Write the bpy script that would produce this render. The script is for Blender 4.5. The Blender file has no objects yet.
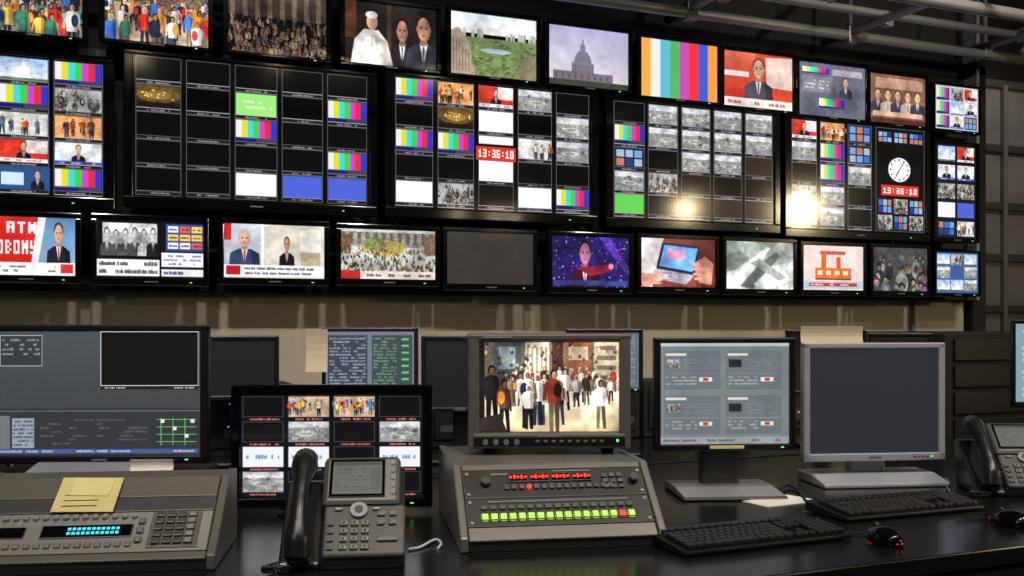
import bpy, bmesh, math, random
import numpy as np
from mathutils import Matrix, Vector, Euler
random.seed(7); rng=np.random.default_rng(7)
F=1000.0; TH=math.radians(22.8); CZ=1.25; HV=322.0
S,C=math.sin(TH),math.cos(TH); CH=4.3
sc=bpy.context.scene
try:
    sc.view_settings.view_transform='Standard'; sc.view_settings.look='None'
except Exception: pass

def W(u,v,d):
    a=(u-512)/F
    return Vector((d*(S+a*C), d*(C-a*S), CZ+(HV-v)/F*d))
def onplane(u,y):
    a=(u-512)/F
    d=y/(C-a*S)
    return d*(S+a*C), d
def deskpt(u,v,z=0.75):
    d=(CZ-z)*F/(v-HV)
    p=W(u,v,d); return p,d

# ------------------------------------------------------------ materials
def lin(c):
    return tuple(((x/12.92) if x<=0.04045 else ((x+0.055)/1.055)**2.4) for x in c)
def rgb(r,g,b): return (r/255,g/255,b/255)
MATS={}
def mat(name,col,rough=0.5,metal=0.0,var=0.12,scale=30,emit=0,bump=0.0,spec=0.5,stretch=None):
    if name in MATS: return MATS[name]
    m=bpy.data.materials.new(name); m.use_nodes=True
    nt=m.node_tree; b=nt.nodes['Principled BSDF']
    l=lin(col)
    tc=nt.nodes.new('ShaderNodeTexCoord'); nz=nt.nodes.new('ShaderNodeTexNoise')
    nz.inputs['Scale'].default_value=scale; nz.inputs['Detail'].default_value=4
    if stretch:
        mp=nt.nodes.new('ShaderNodeMapping'); mp.inputs['Scale'].default_value=stretch
        nt.links.new(tc.outputs['Object'],mp.inputs['Vector']); nt.links.new(mp.outputs[0],nz.inputs['Vector'])
    else: nt.links.new(tc.outputs['Object'],nz.inputs['Vector'])
    mx=nt.nodes.new('ShaderNodeMix'); mx.data_type='RGBA'
    mx.inputs[6].default_value=tuple(x*(1-var) for x in l)+(1,)
    mx.inputs[7].default_value=tuple(min(1,x*(1+var)) for x in l)+(1,)
    nt.links.new(nz.outputs['Fac'],mx.inputs[0])
    nt.links.new(mx.outputs[2],b.inputs['Base Color'])
    b.inputs['Roughness'].default_value=rough; b.inputs['Metallic'].default_value=metal
    b.inputs['Specular IOR Level'].default_value=spec
    if emit:
        nt.links.new(mx.outputs[2],b.inputs['Emission Color']); b.inputs['Emission Strength'].default_value=emit
    if bump:
        bp=nt.nodes.new('ShaderNodeBump'); bp.inputs['Strength'].default_value=bump; bp.inputs['Distance'].default_value=0.002
        nt.links.new(nz.outputs['Fac'],bp.inputs['Height']); nt.links.new(bp.outputs['Normal'],b.inputs['Normal'])
    MATS[name]=m; return m
def screen_mat(name,rough,strength):
    if name in MATS: return MATS[name]
    m=bpy.data.materials.new(name); m.use_nodes=True; nt=m.node_tree; b=nt.nodes['Principled BSDF']
    at=nt.nodes.new('ShaderNodeAttribute'); at.attribute_name='Col'
    nt.links.new(at.outputs['Color'],b.inputs['Emission Color'])
    b.inputs['Emission Strength'].default_value=strength
    b.inputs['Base Color'].default_value=(0.006,0.006,0.007,1); b.inputs['Roughness'].default_value=rough
    MATS[name]=m; return m
SG=screen_mat('screen_glossy',0.1,1.2); SM=screen_mat('screen_matte',0.4,1.05)
BLK=mat('black_plastic',rgb(17,17,18),0.35)
BLKG=mat('black_gloss_plastic',rgb(10,10,11),0.1)
BLKM=mat('black_matte',rgb(16,15,15),0.7)
DGR=mat('dark_grey_plastic',rgb(62,61,60),0.45)
BRDG=mat('dark_grey_case',rgb(84,82,79),0.42)
MGR=mat('mid_grey_plastic',rgb(105,104,102),0.45)
SIL=mat('silver_plastic',rgb(145,148,153),0.35,0.25)
SILB=mat('bright_silver',rgb(178,181,187),0.3,0.35)
TAN=mat('rack_frame_grey',rgb(102,99,92),0.42,0.3,stretch=(1,25,25))
CONS=mat('console_brushed_grey',rgb(114,112,107),0.38,0.4,stretch=(1,25,25))
PANB=mat('rack_panel_black',rgb(24,24,25),0.4)
PANS=mat('rack_panel_silver',rgb(152,151,147),0.36,0.45,stretch=(1,25,25))
KEY=mat('key_black',rgb(36,36,38),0.42)
KEYG=mat('key_grey',rgb(130,130,128),0.5)
PAPER=mat('paper_white',rgb(225,223,214),0.8)
YEL=mat('paper_yellow',rgb(212,203,138),0.8)
BEI=mat('paper_beige',rgb(200,186,160),0.8)
STEEL=mat('steel_pipe',rgb(140,140,143),0.42,0.4)
LEDR=mat('led_red',rgb(255,40,20),0.4,emit=2.0,var=0.02)
LEDG=mat('led_green',rgb(90,255,90),0.4,emit=1.2,var=0.02)
LEDB=mat('led_blue',rgb(60,120,255),0.4,emit=1.5,var=0.02)
LEDY=mat('led_amber',rgb(255,170,40),0.4,emit=1.5,var=0.02)
BTG=mat('button_green_lit',rgb(165,225,80),0.4,emit=0.8,var=0.12,scale=90)
BTD=mat('button_dim',rgb(84,84,80),0.4)
BTR=mat('button_red_lit',rgb(215,50,35),0.4,emit=0.8,var=0.03)
WCAB=mat('cable_white',rgb(215,215,210),0.5)
PUT=mat('button_putty',rgb(118,117,112),0.5)

# ------------------------------------------------------------ mesh builder
class B:
    def __init__(s): s.bm=bmesh.new(); s.mats=[]; s.M=Matrix.Identity(4)
    def mi(s,m):
        if m not in s.mats: s.mats.append(m)
        return s.mats.index(m)
    def box(s,c,sz,m,bev=0.0,rot=None,tap=None):
        T=Matrix.Translation(Vector(c))
        if rot: T=T@Euler(rot).to_matrix().to_4x4()
        T=s.M@T@Matrix.Diagonal((sz[0],sz[1],sz[2],1))
        r=bmesh.ops.create_cube(s.bm,size=1); vs=r['verts']
        if tap:
            for v in vs:
                if v.co.y>0: v.co.x*=tap[0]; v.co.z*=tap[1]
        for v in vs: v.co=T@v.co
        fs={f for v in vs for f in v.link_faces}; i=s.mi(m)
        for f in fs: f.material_index=i
        if bev>0:
            es={e for v in vs for e in v.link_edges}
            bmesh.ops.bevel(s.bm,geom=list(es),offset=min(bev,min(sz)*0.45),segments=2,affect='EDGES',profile=0.5)
        return s
    def cyl(s,p0,p1,r,m,r2=None,seg=16):
        p0=s.M@Vector(p0); p1=s.M@Vector(p1); d=p1-p0; L=d.length
        if L<1e-6: return s
        q=d.to_track_quat('Z','Y').to_matrix().to_4x4()
        T=Matrix.Translation((p0+p1)/2)@q
        rr=bmesh.ops.create_cone(s.bm,cap_ends=True,segments=seg,radius1=r,radius2=r if r2 is None else r2,depth=L,matrix=T)
        i=s.mi(m)
        for f in {f for v in rr['verts'] for f in v.link_faces}:
            f.material_index=i
            if len(f.verts)==4: f.smooth=True
        return s
    def sph(s,c,r,m,sc=(1,1,1),seg=20):
        T=s.M@Matrix.Translation(Vector(c))@Matrix.Diagonal((sc[0],sc[1],sc[2],1))
        rr=bmesh.ops.create_uvsphere(s.bm,u_segments=seg,v_segments=seg//2,radius=r,matrix=T)
        i=s.mi(m)
        for f in {f for v in rr['verts'] for f in v.link_faces}: f.material_index=i; f.smooth=True
        return s
    def prism(s,prof,x0,x1,m,bev=0.0):
        a=[s.bm.verts.new(s.M@Vector((x0,y,z))) for y,z in prof]
        b=[s.bm.verts.new(s.M@Vector((x1,y,z))) for y,z in prof]
        n=len(prof); i=s.mi(m); fs=[]
        fs.append(s.bm.faces.new(a)); fs.append(s.bm.faces.new(b[::-1]))
        for k in range(n): fs.append(s.bm.faces.new((a[k],b[k],b[(k+1)%n],a[(k+1)%n])))
        for f in fs: f.material_index=i
        bmesh.ops.recalc_face_normals(s.bm,faces=fs)
        if bev>0:
            es={e for f in fs for e in f.edges}
            bmesh.ops.bevel(s.bm,geom=list(es),offset=bev,segments=2,affect='EDGES',profile=0.5)
        return s
    def tube(s,pts,r,m,seg=8,radii=None):
        P=[Vector(p) for p in pts]; Q=[]; RR=[]
        ext=[P[0]*2-P[1]]+P+[P[-1]*2-P[-2]]
        for k in range(1,len(ext)-2):
            for t in np.linspace(0,1,8,endpoint=False):
                p0,p1,p2,p3=ext[k-1],ext[k],ext[k+1],ext[k+2]
                Q.append(0.5*((2*p1)+(-p0+p2)*t+(2*p0-5*p1+4*p2-p3)*t*t+(-p0+3*p1-3*p2+p3)*t**3))
                RR.append(r if not radii else radii[k-1]*(1-t)+radii[k]*t)
        Q.append(P[-1]); RR.append(r if not radii else radii[-1]); i=s.mi(m); rings=[]
        for k,q in enumerate(Q):
            d=(Q[min(k+1,len(Q)-1)]-Q[max(k-1,0)]).normalized()
            up=Vector((0,0,1)) if abs(d.z)<0.9 else Vector((1,0,0))
            x=d.cross(up).normalized(); y=x.cross(d)
            rings.append([s.bm.verts.new(s.M@(q+(x*math.cos(a)+y*math.sin(a))*RR[k])) for a in [2*math.pi*j/seg for j in range(seg)]])
        fs=[]
        for k in range(len(rings)-1):
            for j in range(seg):
                f=s.bm.faces.new((rings[k][j],rings[k][(j+1)%seg],rings[k+1][(j+1)%seg],rings[k+1][j])); fs.append(f)
        fs.append(s.bm.faces.new(rings[0])); fs.append(s.bm.faces.new(rings[-1]))
        for f in fs: f.material_index=i; f.smooth=len(f.verts)==4
        bmesh.ops.recalc_face_normals(s.bm,faces=fs)
        return s
    def done(s,name,parent=None,loc=(0,0,0),rot=(0,0,0)):
        me=bpy.data.meshes.new(name); s.bm.to_mesh(me); s.bm.free()
        for m in s.mats: me.materials.append(m)
        o=bpy.data.objects.new(name,me); sc.collection.objects.link(o)
        o.location=loc; o.rotation_euler=rot
        if parent: o.parent=parent
        return o
def empty(name,loc=(0,0,0),rotz=0.0):
    o=bpy.data.objects.new(name,None); o.empty_display_size=0.05
    sc.collection.objects.link(o); o.location=loc; o.rotation_euler=(0,0,rotz); return o

# ------------------------------------------------------------ screen raster
FONT={'0':(7,5,5,5,7),'1':(2,6,2,2,7),'3':(7,1,7,1,7),'6':(7,4,7,5,7),'8':(7,5,7,5,7),':':(0,2,0,2,0),
 'T':(7,2,2,2,2),'B':(6,5,6,5,6),'H':(5,5,7,5,5),'O':(7,5,5,5,7),'M':(5,7,7,5,5),'Y':(5,5,7,1,7),'A':(7,5,7,5,5),'L':(4,4,4,4,7),'E':(7,4,6,4,7),'I':(2,2,2,2,2),'N':(5,7,7,7,5),' ':(0,0,0,0,0)}
BARS=[rgb(225,225,225),rgb(215,210,40),rgb(60,205,215),rgb(60,200,60),rgb(205,60,200),rgb(215,45,45),rgb(45,50,200)]
SK=[rgb(215,165,135),rgb(190,135,105),rgb(230,185,155),rgb(150,100,75)]
class Cv:
    def __init__(s,w,h,bg=(0.01,0.01,0.012)):
        s.w,s.h=w,h; s.a=np.zeros((h*2,w*2,3)); s.a[:]=bg; s.H,s.Wd=h*2,w*2
        s.yy,s.xx=np.mgrid[0:s.H,0:s.Wd]; s.yy=(s.yy+.5)/s.H; s.xx=(s.xx+.5)/s.Wd
    def _r(s,x0,y0,x1,y1):
        return (max(0,int(round(x0*s.Wd))),max(0,int(round(y0*s.H))),max(0,int(round(x1*s.Wd))),max(0,int(round(y1*s.H))))
    def rect(s,x0,y0,x1,y1,c):
        a,b,c2,d=s._r(x0,y0,x1,y1); s.a[b:d,a:c2]=c; return s
    def grad(s,x0,y0,x1,y1,c0,c1):
        a,b,c2,d=s._r(x0,y0,x1,y1); d=min(d,s.H)
        if d>b:
            t=np.linspace(0,1,d-b)[:,None,None]; s.a[b:d,a:c2]=np.array(c0)*(1-t)+np.array(c1)*t
        return s
    def ell(s,cx,cy,rx,ry,c,al=1):
        a,b,c2,d=s._r(cx-rx,cy-ry,cx+rx,cy+ry); c2+=1; d+=1
        sub=s.a[b:d,a:c2]
        if sub.size==0: return s
        m=((s.xx[b:d,a:c2]-cx)/rx)**2+((s.yy[b:d,a:c2]-cy)/ry)**2<1
        sub[m]=sub[m]*(1-al)+np.array(c)*al; return s
    def poly(s,P,c,al=1):
        xs=[p[0] for p in P]; ys=[p[1] for p in P]
        a,b,c2,d=s._r(min(xs),min(ys),max(xs),max(ys)); c2+=1; d+=1
        sub=s.a[b:d,a:c2]
        if sub.size==0: return s
        X=s.xx[b:d,a:c2]; Y=s.yy[b:d,a:c2]; m=np.zeros(X.shape,bool); n=len(P)
        for i in range(n):
            x0,y0=P[i]; x1,y1=P[(i+1)%n]
            if y0==y1: continue
            m^=((y0>Y)!=(y1>Y))&(X<(x1-x0)*(Y-y0)/(y1-y0)+x0)
        sub[m]=sub[m]*(1-al)+np.array(c)*al; return s
    def frame(s,x0,y0,x1,y1,c,t=1):
        a,b,c2,d=s._r(x0,y0,x1,y1)
        s.a[b:b+t,a:c2]=c; s.a[max(0,d-t):d,a:c2]=c; s.a[b:d,a:a+t]=c; s.a[b:d,max(0,c2-t):c2]=c; return s
    def noise(s,x0,y0,x1,y1,amp,sz=3,col=False):
        a,b,c2,d=s._r(x0,y0,x1,y1); d=min(d,s.H); c2=min(c2,s.Wd); hh,ww=d-b,c2-a
        if hh<=0 or ww<=0: return s
        n=rng.normal(0,amp,(hh//sz+1,ww//sz+1,3 if col else 1)); n=np.repeat(np.repeat(n,sz,0),sz,1)[:hh,:ww]
        s.a[b:d,a:c2]=np.clip(s.a[b:d,a:c2]+n,0,1); return s
    def photo(s,x0=0,y0=0,x1=1,y1=1,k=.22,g=.03,blur=1):
        a,b,c2,d=s._r(x0,y0,x1,y1); d=min(d,s.H); c2=min(c2,s.Wd); R=s.a[b:d,a:c2]
        if R.shape[0]<4 or R.shape[1]<4: return s
        for _ in range(blur):
            P=np.pad(R,((1,1),(1,1),(0,0)),'edge'); R=(P[:-2,1:-1]+P[2:,1:-1]+P[1:-1,:-2]+P[1:-1,2:]+2*P[1:-1,1:-1])/6
        hh,ww=R.shape[:2]
        for (ny,nx,kk) in ((5,7,k),(14,22,k*.55)):
            q=rng.uniform(1-kk,1+kk,(ny,nx))
            yi=np.linspace(0,ny-1.001,hh); xi=np.linspace(0,nx-1.001,ww); y0_=yi.astype(int); x0_=xi.astype(int); fy=(yi-y0_)[:,None]; fx=(xi-x0_)[None]
            L=(q[y0_][:,x0_]*(1-fy)*(1-fx)+q[y0_+1][:,x0_]*fy*(1-fx)+q[y0_][:,x0_+1]*(1-fy)*fx+q[y0_+1][:,x0_+1]*fy*fx)
            R=R*L[...,None]
        n=rng.normal(0,g,(hh//2+1,ww//2+1,1)); R=R+np.repeat(np.repeat(n,2,0),2,1)[:hh,:ww]
        s.a[b:d,a:c2]=np.clip(R,0,1); return s
    def bars(s,x0,y0,x1,y1,cols=None,bottom=True):
        cols=cols or BARS; n=len(cols)
        for i,c in enumerate(cols): s.rect(x0+(x1-x0)*i/n,y0,x0+(x1-x0)*(i+1)/n,y1,c)
        if bottom: s.rect(x0,y0+(y1-y0)*.8,x1,y1,rgb(60,60,90)); s.rect(x0,y0+(y1-y0)*.85,x0+(x1-x0)*.5,y1,rgb(20,25,110))
        return s
    def text(s,x0,x1,y,h,t,c):
        ph=h/5; n=len(t)*4-1; pw=(x1-x0)/n; cx=x0
        for ch in t:
            g=FONT.get(ch,(7,5,7,5,5))
            for r in range(5):
                for k in range(3):
                    if g[r]>>(2-k)&1: s.rect(cx+k*pw,y+r*ph,cx+(k+1)*pw,y+(r+1)*ph,c)
            cx+=pw*4
        return s
    def lines(s,x0,y0,x1,y1,n,c,fill=0.6):
        rh=(y1-y0)/n; cwx=1.6/s.Wd
        for i in range(n):
            x=x0
            while x<x1:
                wd=random.uniform(.04,.14)*(x1-x0)
                if random.random()<fill:
                    xx=x
                    while xx<min(x1,x+wd):
                        q=random.uniform(1,2.4)*cwx; j=random.uniform(0,.2)
                        s.rect(xx,y0+i*rh+rh*(.2+j),min(x1,xx+q),y0+i*rh+rh*.75,c); xx+=q+cwx*.7
                x+=wd+.02*(x1-x0)
        return s
    def fig(s,cx,base,h,shirt,pants,skin,hair):
        a=s.H/s.Wd; X=lambda k: cx+k*h*a; dk=lambda c,k: tuple(k*q for q in c)
        t=base-h; ln=random.uniform(-.04,.04); st=random.uniform(0,.04)
        s.poly([(X(-.09),t+.5*h),(X(.0),t+.5*h),(X(-.01-st),base),(X(-.07-st),base)],pants)
        s.poly([(X(.0),t+.5*h),(X(.09),t+.5*h),(X(.09+st),base),(X(.03+st),base)],dk(pants,.7))
        s.poly([(X(-.13),t+.2*h),(X(-.05),t+.15*h),(X(.05),t+.15*h),(X(.13),t+.2*h),(X(.1),t+.54*h),(X(-.1),t+.54*h)],shirt)
        s.poly([(X(.03),t+.16*h),(X(.13),t+.2*h),(X(.1),t+.54*h),(X(.04),t+.54*h)],dk(shirt,.72))
        s.poly([(X(.1),t+.19*h),(X(.15),t+.22*h),(X(.17+ln),t+.5*h),(X(.13+ln),t+.5*h)],dk(skin,.85))
        s.poly([(X(-.1),t+.19*h),(X(-.15),t+.22*h),(X(-.17+ln),t+.48*h),(X(-.13+ln),t+.5*h)],dk(shirt,.85))
        s.ell(cx,t+.075*h,.062*h*a,.08*h,hair); s.ell(X(.008),t+.09*h,.046*h*a,.06*h,skin); s.ell(X(.03),t+.095*h,.022*h*a,.045*h,dk(skin,.8))
        if random.random()<.45: s.ell(X(random.choice((-.06,.06))),t+.33*h,.07*h*a,.12*h,random.choice([rgb(30,40,80),rgb(200,50,40),rgb(240,150,40),rgb(30,30,30)]))
    def figs(s,x0,x1,b0,b1,n,hh,pal):
        P=sorted((random.uniform(b0,b1),random.uniform(x0,x1)) for _ in range(n))
        for bb,x in P:
            k=hh*(.6+.55*(bb-b0)/(b1-b0+1e-6))*random.uniform(.8,1.12)
            s.fig(x,bb,k,random.choice(pal),random.choice([rgb(40,45,65),rgb(30,28,28),rgb(120,105,80),rgb(70,80,110)]),random.choice(SK),random.choice([rgb(30,20,15),rgb(60,40,25),rgb(130,95,60),rgb(225,220,205)]))
        return s
    def crowd(s,x0,y0,x1,y1,n,sz,pal,skin=rgb(205,150,120)):
        a,b,c2,d=s._r(x0,y0,x1,y1); hw,hh=max(2,(c2-a)//2),max(2,(d-b)//2); sub=Cv(hw,hh)
        src=s.a[b:b+sub.H,a:a+sub.Wd]
        if src.shape!=(sub.H,sub.Wd,3): return s
        sub.a=src.copy(); asp=sub.H/sub.Wd
        for y,x in sorted([(random.uniform(.05,1),random.uniform(0,1)) for _ in range(n)]):
            k=sz*(0.6+0.6*y)*random.uniform(.8,1.2); c=random.choice(pal)
            sub.ell(x,y+k*1.1,k*.5*asp,k*.9,c); sub.ell(x+random.uniform(-.2,.2)*k*asp,y+k*1.0,k*.22*asp,k*.5,random.choice(pal))
            sub.ell(x,y-k*.08,k*.25*asp,k*.3,random.choice([rgb(30,20,15),rgb(60,40,25),rgb(120,90,60)])); sub.ell(x,y+.04*k,k*.19*asp,k*.24,tuple(q*random.uniform(.7,1.05) for q in skin))
        s.a[b:b+sub.H,a:a+sub.Wd]=np.clip(sub.a,0,1); return s
    def city(s,x0,y0,x1,y1,sky=rgb(190,195,202),base=rgb(138,142,140)):
        s.grad(x0,y0,x1,y0+(y1-y0)*.32,sky,rgb(208,208,206)); s.rect(x0,y0+(y1-y0)*.3,x1,y1,base)
        for i in range(14):
            bx=x0+random.random()*(x1-x0)*.93; by=y0+random.uniform(.22,.9)*(y1-y0); g=random.uniform(.35,.8); s.rect(bx,by,min(x1,bx+(x1-x0)*random.uniform(.04,.14)),min(y1,by+(y1-y0)*random.uniform(.06,.2)),(g,g,g*.97))
        s.noise(x0,y0+(y1-y0)*.28,x1,y1,.07,2); cx=x0+(x1-x0)*random.uniform(.4,.7)
        s.ell(cx,y0+(y1-y0)*.6,(x1-x0)*.28,(y1-y0)*.12,rgb(198,196,190),.7); s.ell(cx,y0+(y1-y0)*.6,(x1-x0)*.16,(y1-y0)*.06,rgb(110,118,108),.7); return s
    def man(s,cx,y0,y1,wf,suit=rgb(25,27,35),skin=rgb(215,165,135),hair=rgb(60,50,45),tie=rgb(150,30,40)):
        h=y1-y0; a=s.H/s.Wd; hw=h*.17*a*wf; dk=lambda c,k: tuple(x*k for x in c)
        s.poly([(cx-hw*2.3,y1),(cx-hw*2.15,y0+h*.64),(cx-hw*.9,y0+h*.52),(cx+hw*.9,y0+h*.52),(cx+hw*2.15,y0+h*.64),(cx+hw*2.3,y1)],suit)
        s.poly([(cx+hw*.9,y0+h*.52),(cx+hw*2.15,y0+h*.64),(cx+hw*2.3,y1),(cx+hw*1.3,y1)],dk(suit,.7))
        s.poly([(cx-hw*.5,y0+h*.5),(cx+hw*.5,y0+h*.5),(cx,y0+h*.9)],rgb(225,225,228))
        s.poly([(cx-hw*.12,y0+h*.55),(cx+hw*.12,y0+h*.55),(cx+hw*.08,y0+h*.88),(cx-hw*.08,y0+h*.88)],tie)
        s.rect(cx-hw*.42,y0+h*.38,cx+hw*.42,y0+h*.54,dk(skin,.78))
        s.ell(cx,y0+h*.18,hw*.92,h*.19,hair); s.ell(cx,y0+h*.25,hw*.78,h*.205,skin); s.ell(cx+hw*.42,y0+h*.27,hw*.38,h*.16,dk(skin,.85)); s.ell(cx-hw*.05,y0+h*.26,hw*.5,h*.17,skin)
        for q in (-.8,.8): s.ell(cx+q*hw,y0+h*.26,hw*.12,h*.04,dk(skin,.85))
        for e in (-.32,.32): s.ell(cx+e*hw,y0+h*.225,hw*.17,h*.018,dk(skin,.55)); s.ell(cx+e*hw,y0+h*.24,hw*.1,h*.014,rgb(50,38,35))
        s.ell(cx+.04*hw,y0+h*.3,hw*.1,h*.03,dk(skin,.8)); s.ell(cx,y0+h*.36,hw*.26,h*.013,dk(skin,.6)); return s
    def out(s): return np.clip(s.a.reshape(s.h,2,s.w,2,3).mean((1,3)),0,1)

def make_screen(name,cv,w,h,parent,loc,material,gain=1.0,rot=(0,0,0)):
    img=cv.out(); H,Wd=img.shape[:2]
    l=np.where(img<=0.04045,img/12.92,((img+0.055)/1.055)**2.4)*gain
    xs=np.linspace(-w/2,w/2,Wd+1); zs=np.linspace(h/2,-h/2,H+1)
    X,Z=np.meshgrid(xs,zs); co=np.stack([X,np.zeros_like(X),Z],-1).reshape(-1,3)
    i,j=np.mgrid[0:H,0:Wd]; a=(i*(Wd+1)+j)
    fc=np.stack([a+(Wd+1),a+(Wd+1)+1,a+1,a],-1).reshape(-1,4)
    me=bpy.data.meshes.new(name)
    me.vertices.add(len(co)); me.vertices.foreach_set('co',co.ravel())
    me.loops.add(fc.size); me.loops.foreach_set('vertex_index',fc.ravel().astype(np.int32))
    me.polygons.add(len(fc)); me.polygons.foreach_set('loop_start',np.arange(0,fc.size,4,dtype=np.int32))
    try: me.polygons.foreach_set('loop_total',np.full(len(fc),4,dtype=np.int32))
    except Exception: pass
    me.update(calc_edges=True)
    at=me.color_attributes.new('Col','FLOAT_COLOR','CORNER')
    cols=np.ones((len(fc),4,4),dtype=np.float32); cols[:,:,:3]=l.reshape(-1,1,3)
    at.data.foreach_set('color',cols.ravel())
    me.materials.append(material)
    o=bpy.data.objects.new(name,me); sc.collection.objects.link(o); o.parent=parent; o.location=loc; o.rotation_euler=rot
    return o

# ------------------------------------------------------------ room
YS=4.09; YW=4.32
WALLM=mat('warm_grey_wall_paint',rgb(184,175,158),0.75,var=0.06,scale=3,bump=0.05)
DARKW=mat('dark_wall_paint',rgb(34,33,32),0.8)
B().box((3,1,-.05),(13,10.4,.1),mat('dark_carpet',rgb(32,30,30),0.9,scale=80)).done('floor')
B().box((3,1,CH+.05),(13,10.4,.1),mat('ceiling_black',rgb(20,19,18),0.9)).done('ceiling')
B().box((.8,YW+.05,CH/2),(7.7,.1,CH),WALLM).done('wall_back')
B().box((3,-4,CH/2),(12,.1,CH),DARKW).done('wall_front')
B().box((-3.05,1,CH/2),(.1,10,CH),DARKW).done('wall_left')
B().box((9.05,1,CH/2),(.1,10,CH),DARKW).done('wall_right')
B().box((3,6.05,CH/2),(12.2,.1,CH),DARKW).done('wall_far')
b=B(); zb=CZ+.12; zt=CH-.05
b.box((.9,YW-.015,(zb+zt)/2),(7.5,.03,zt-zb),BLKM,.004)
for zz in (zb+.02,CZ+.43,CZ+1.06): b.box((.9,YW-.045,zz),(7.46,.03,.035),BLK,.004)
b.box((4.63,YW-.07,(zb+3.1)/2),(.03,.1,3.1-zb),STEEL,.004)
b.done('monitor_mounting_frame')
b=B(); b.box((0.8,YW-.01,.05),(7.7,.02,.1),DARKW,.003); b.done('baseboard_back')
xc,_=onplane(913,YW-.02); B().cyl((xc,YW-.02,.1),(xc,YW-.02,zb),.012,MGR).done('conduit_1')  # thin vertical conduit running down the back wall

# ------------------------------------------------------------ content helpers
PCOL=[rgb(220,60,40),rgb(240,150,40),rgb(60,120,210),rgb(240,240,235),rgb(30,40,70),rgb(90,60,40),rgb(235,200,80),rgb(60,150,120),rgb(225,215,200)]
PGR=[rgb(60,60,60),rgb(120,120,118),rgb(190,190,185),rgb(30,30,32),rgb(90,80,75)]
PDK=[rgb(30,28,28),rgb(60,50,45),rgb(90,75,60),rgb(40,45,60),rgb(120,100,80)]
def cell(cv,x0,y0,x1,y1,k):
    w,h=x1-x0,y1-y0
    R=lambda a,b_,c,d,col: cv.rect(x0+a*w,y0+b_*h,x0+c*w,y0+d*h,col)
    if k=='b': cv.bars(x0,y0,x1,y1)
    elif k=='w': R(0,0,1,1,rgb(238,238,248))
    elif k=='B': R(0,0,1,1,rgb(75,95,205))
    elif k=='g': R(0,0,1,1,rgb(150,225,120)); cv.lines(x0+.1*w,y0+.25*h,x0+.9*w,y0+.75*h,2,rgb(225,245,215))
    elif k=='G': R(0,0,1,1,rgb(95,200,85))
    elif k=='L':
        cv.grad(x0,y0,x1,y1,rgb(95,70,30),rgb(35,22,12)); cv.ell(x0+.5*w,y0+.42*h,w*.5,h*.34,rgb(150,110,45),.5); cv.ell(x0+.5*w,y0+.42*h,w*.3,h*.2,rgb(210,165,80),.5)
        for i in range(16): cv.ell(x0+random.uniform(.08,.92)*w,y0+random.uniform(.2,.6)*h,w*.02,h*.035,rgb(255,235,150))
        R(0,.75,1,1,rgb(28,20,14))
    elif k=='c': cv.city(x0,y0,x1,y1)
    elif k=='p': R(0,0,1,1,rgb(190,165,135)); cv.figs(x0,x1,y0+.5*h,y1,16,.7*h,PCOL)
    elif k=='P': R(0,0,1,1,rgb(165,165,163)); cv.crowd(x0,y0,x1,y1,30,.22,PGR,rgb(170,160,150))
    elif k=='m': R(0,0,1,1,rgb(205,55,40)); R(.55,0,1,.6,rgb(235,220,212)); cv.man(x0+.5*w,y0+.08*h,y1,.8); R(0,.85,1,1,rgb(235,235,235)); cv.lines(x0+.1*w,y0+.86*h,x0+.9*w,y1,1,rgb(160,60,60))
    elif k=='M': R(0,0,1,1,rgb(222,225,232)); cv.man(x0+.5*w,y0+.08*h,y1,.8); R(0,.85,1,1,rgb(60,80,160)); cv.lines(x0+.1*w,y0+.86*h,x0+.9*w,y1,1,rgb(220,220,240))
    elif k=='S':
        cv.grad(x0,y0,x1,y1,rgb(150,180,225),rgb(225,230,240)); cv.ell(x0+.5*w,y0+.6*h,w*.14,h*.25,rgb(250,250,250)); R(.47,.2,.53,.4,rgb(250,250,250)); R(.15,.7,.85,.88,rgb(240,240,240)); R(.0,.88,1,1,rgb(90,110,90))
    elif k=='n': R(0,0,1,1,rgb(50,38,30))
    elif k=='u':
        R(0,0,1,1,rgb(20,30,60))
        for i in range(3):
            for j in range(2): R(.06+i*.31,.08+j*.46,.32+i*.31,.46+j*.46,random.choice([rgb(60,110,190),rgb(110,160,210),rgb(40,60,120),rgb(160,180,200),rgb(190,120,90)]))
    elif k=='o': R(0,0,1,1,rgb(225,155,95)); cv.figs(x0,x1,y0+.7*h,y0+1.1*h,9,.85*h,[rgb(240,170,90),rgb(250,220,170),rgb(150,60,40),rgb(90,60,50)])
    elif k=='q': R(0,0,1,1,rgb(205,205,200)); cv.figs(x0,x1,y0+.8*h,y0+1.05*h,7,.8*h,[rgb(200,80,60),rgb(90,100,130),rgb(230,225,215)])
    if k in 'cpPoqLmMS': cv.photo(x0,y0,x1,y1,.2,.035,1)
BORD=rgb(170,170,178)
def grid(cv,x0,x1,y0,y1,cols,gap=.02,lab=.16,border=BORD):
    n=len(cols); cw=(x1-x0)/n
    for ci,col in enumerate(cols):
        a=x0+ci*cw+gap/2; b_=x0+(ci+1)*cw-gap/2; m=len(col); ch=(y1-y0)/m
        cv.frame(a,y0,b_,y1,border,1)
        for ri,k in enumerate(col):
            t=y0+ri*ch; bt=t+ch
            if k!='k': cell(cv,a+.003,t+.004,b_-.003,bt-ch*lab,k)
            cv.rect(a,bt-ch*lab,b_,bt-ch*lab+.004,border)
            cv.rect(a+.003,bt-ch*lab+.006,b_-.003,bt-.004,rgb(24,24,28))
            cv.lines(a+.25*(b_-a),bt-ch*lab*.85,a+.75*(b_-a),bt-ch*lab*.1,1,rgb(160,140,140),.9)
            cv.rect(a,bt-.004,b_,bt,border)

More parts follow.
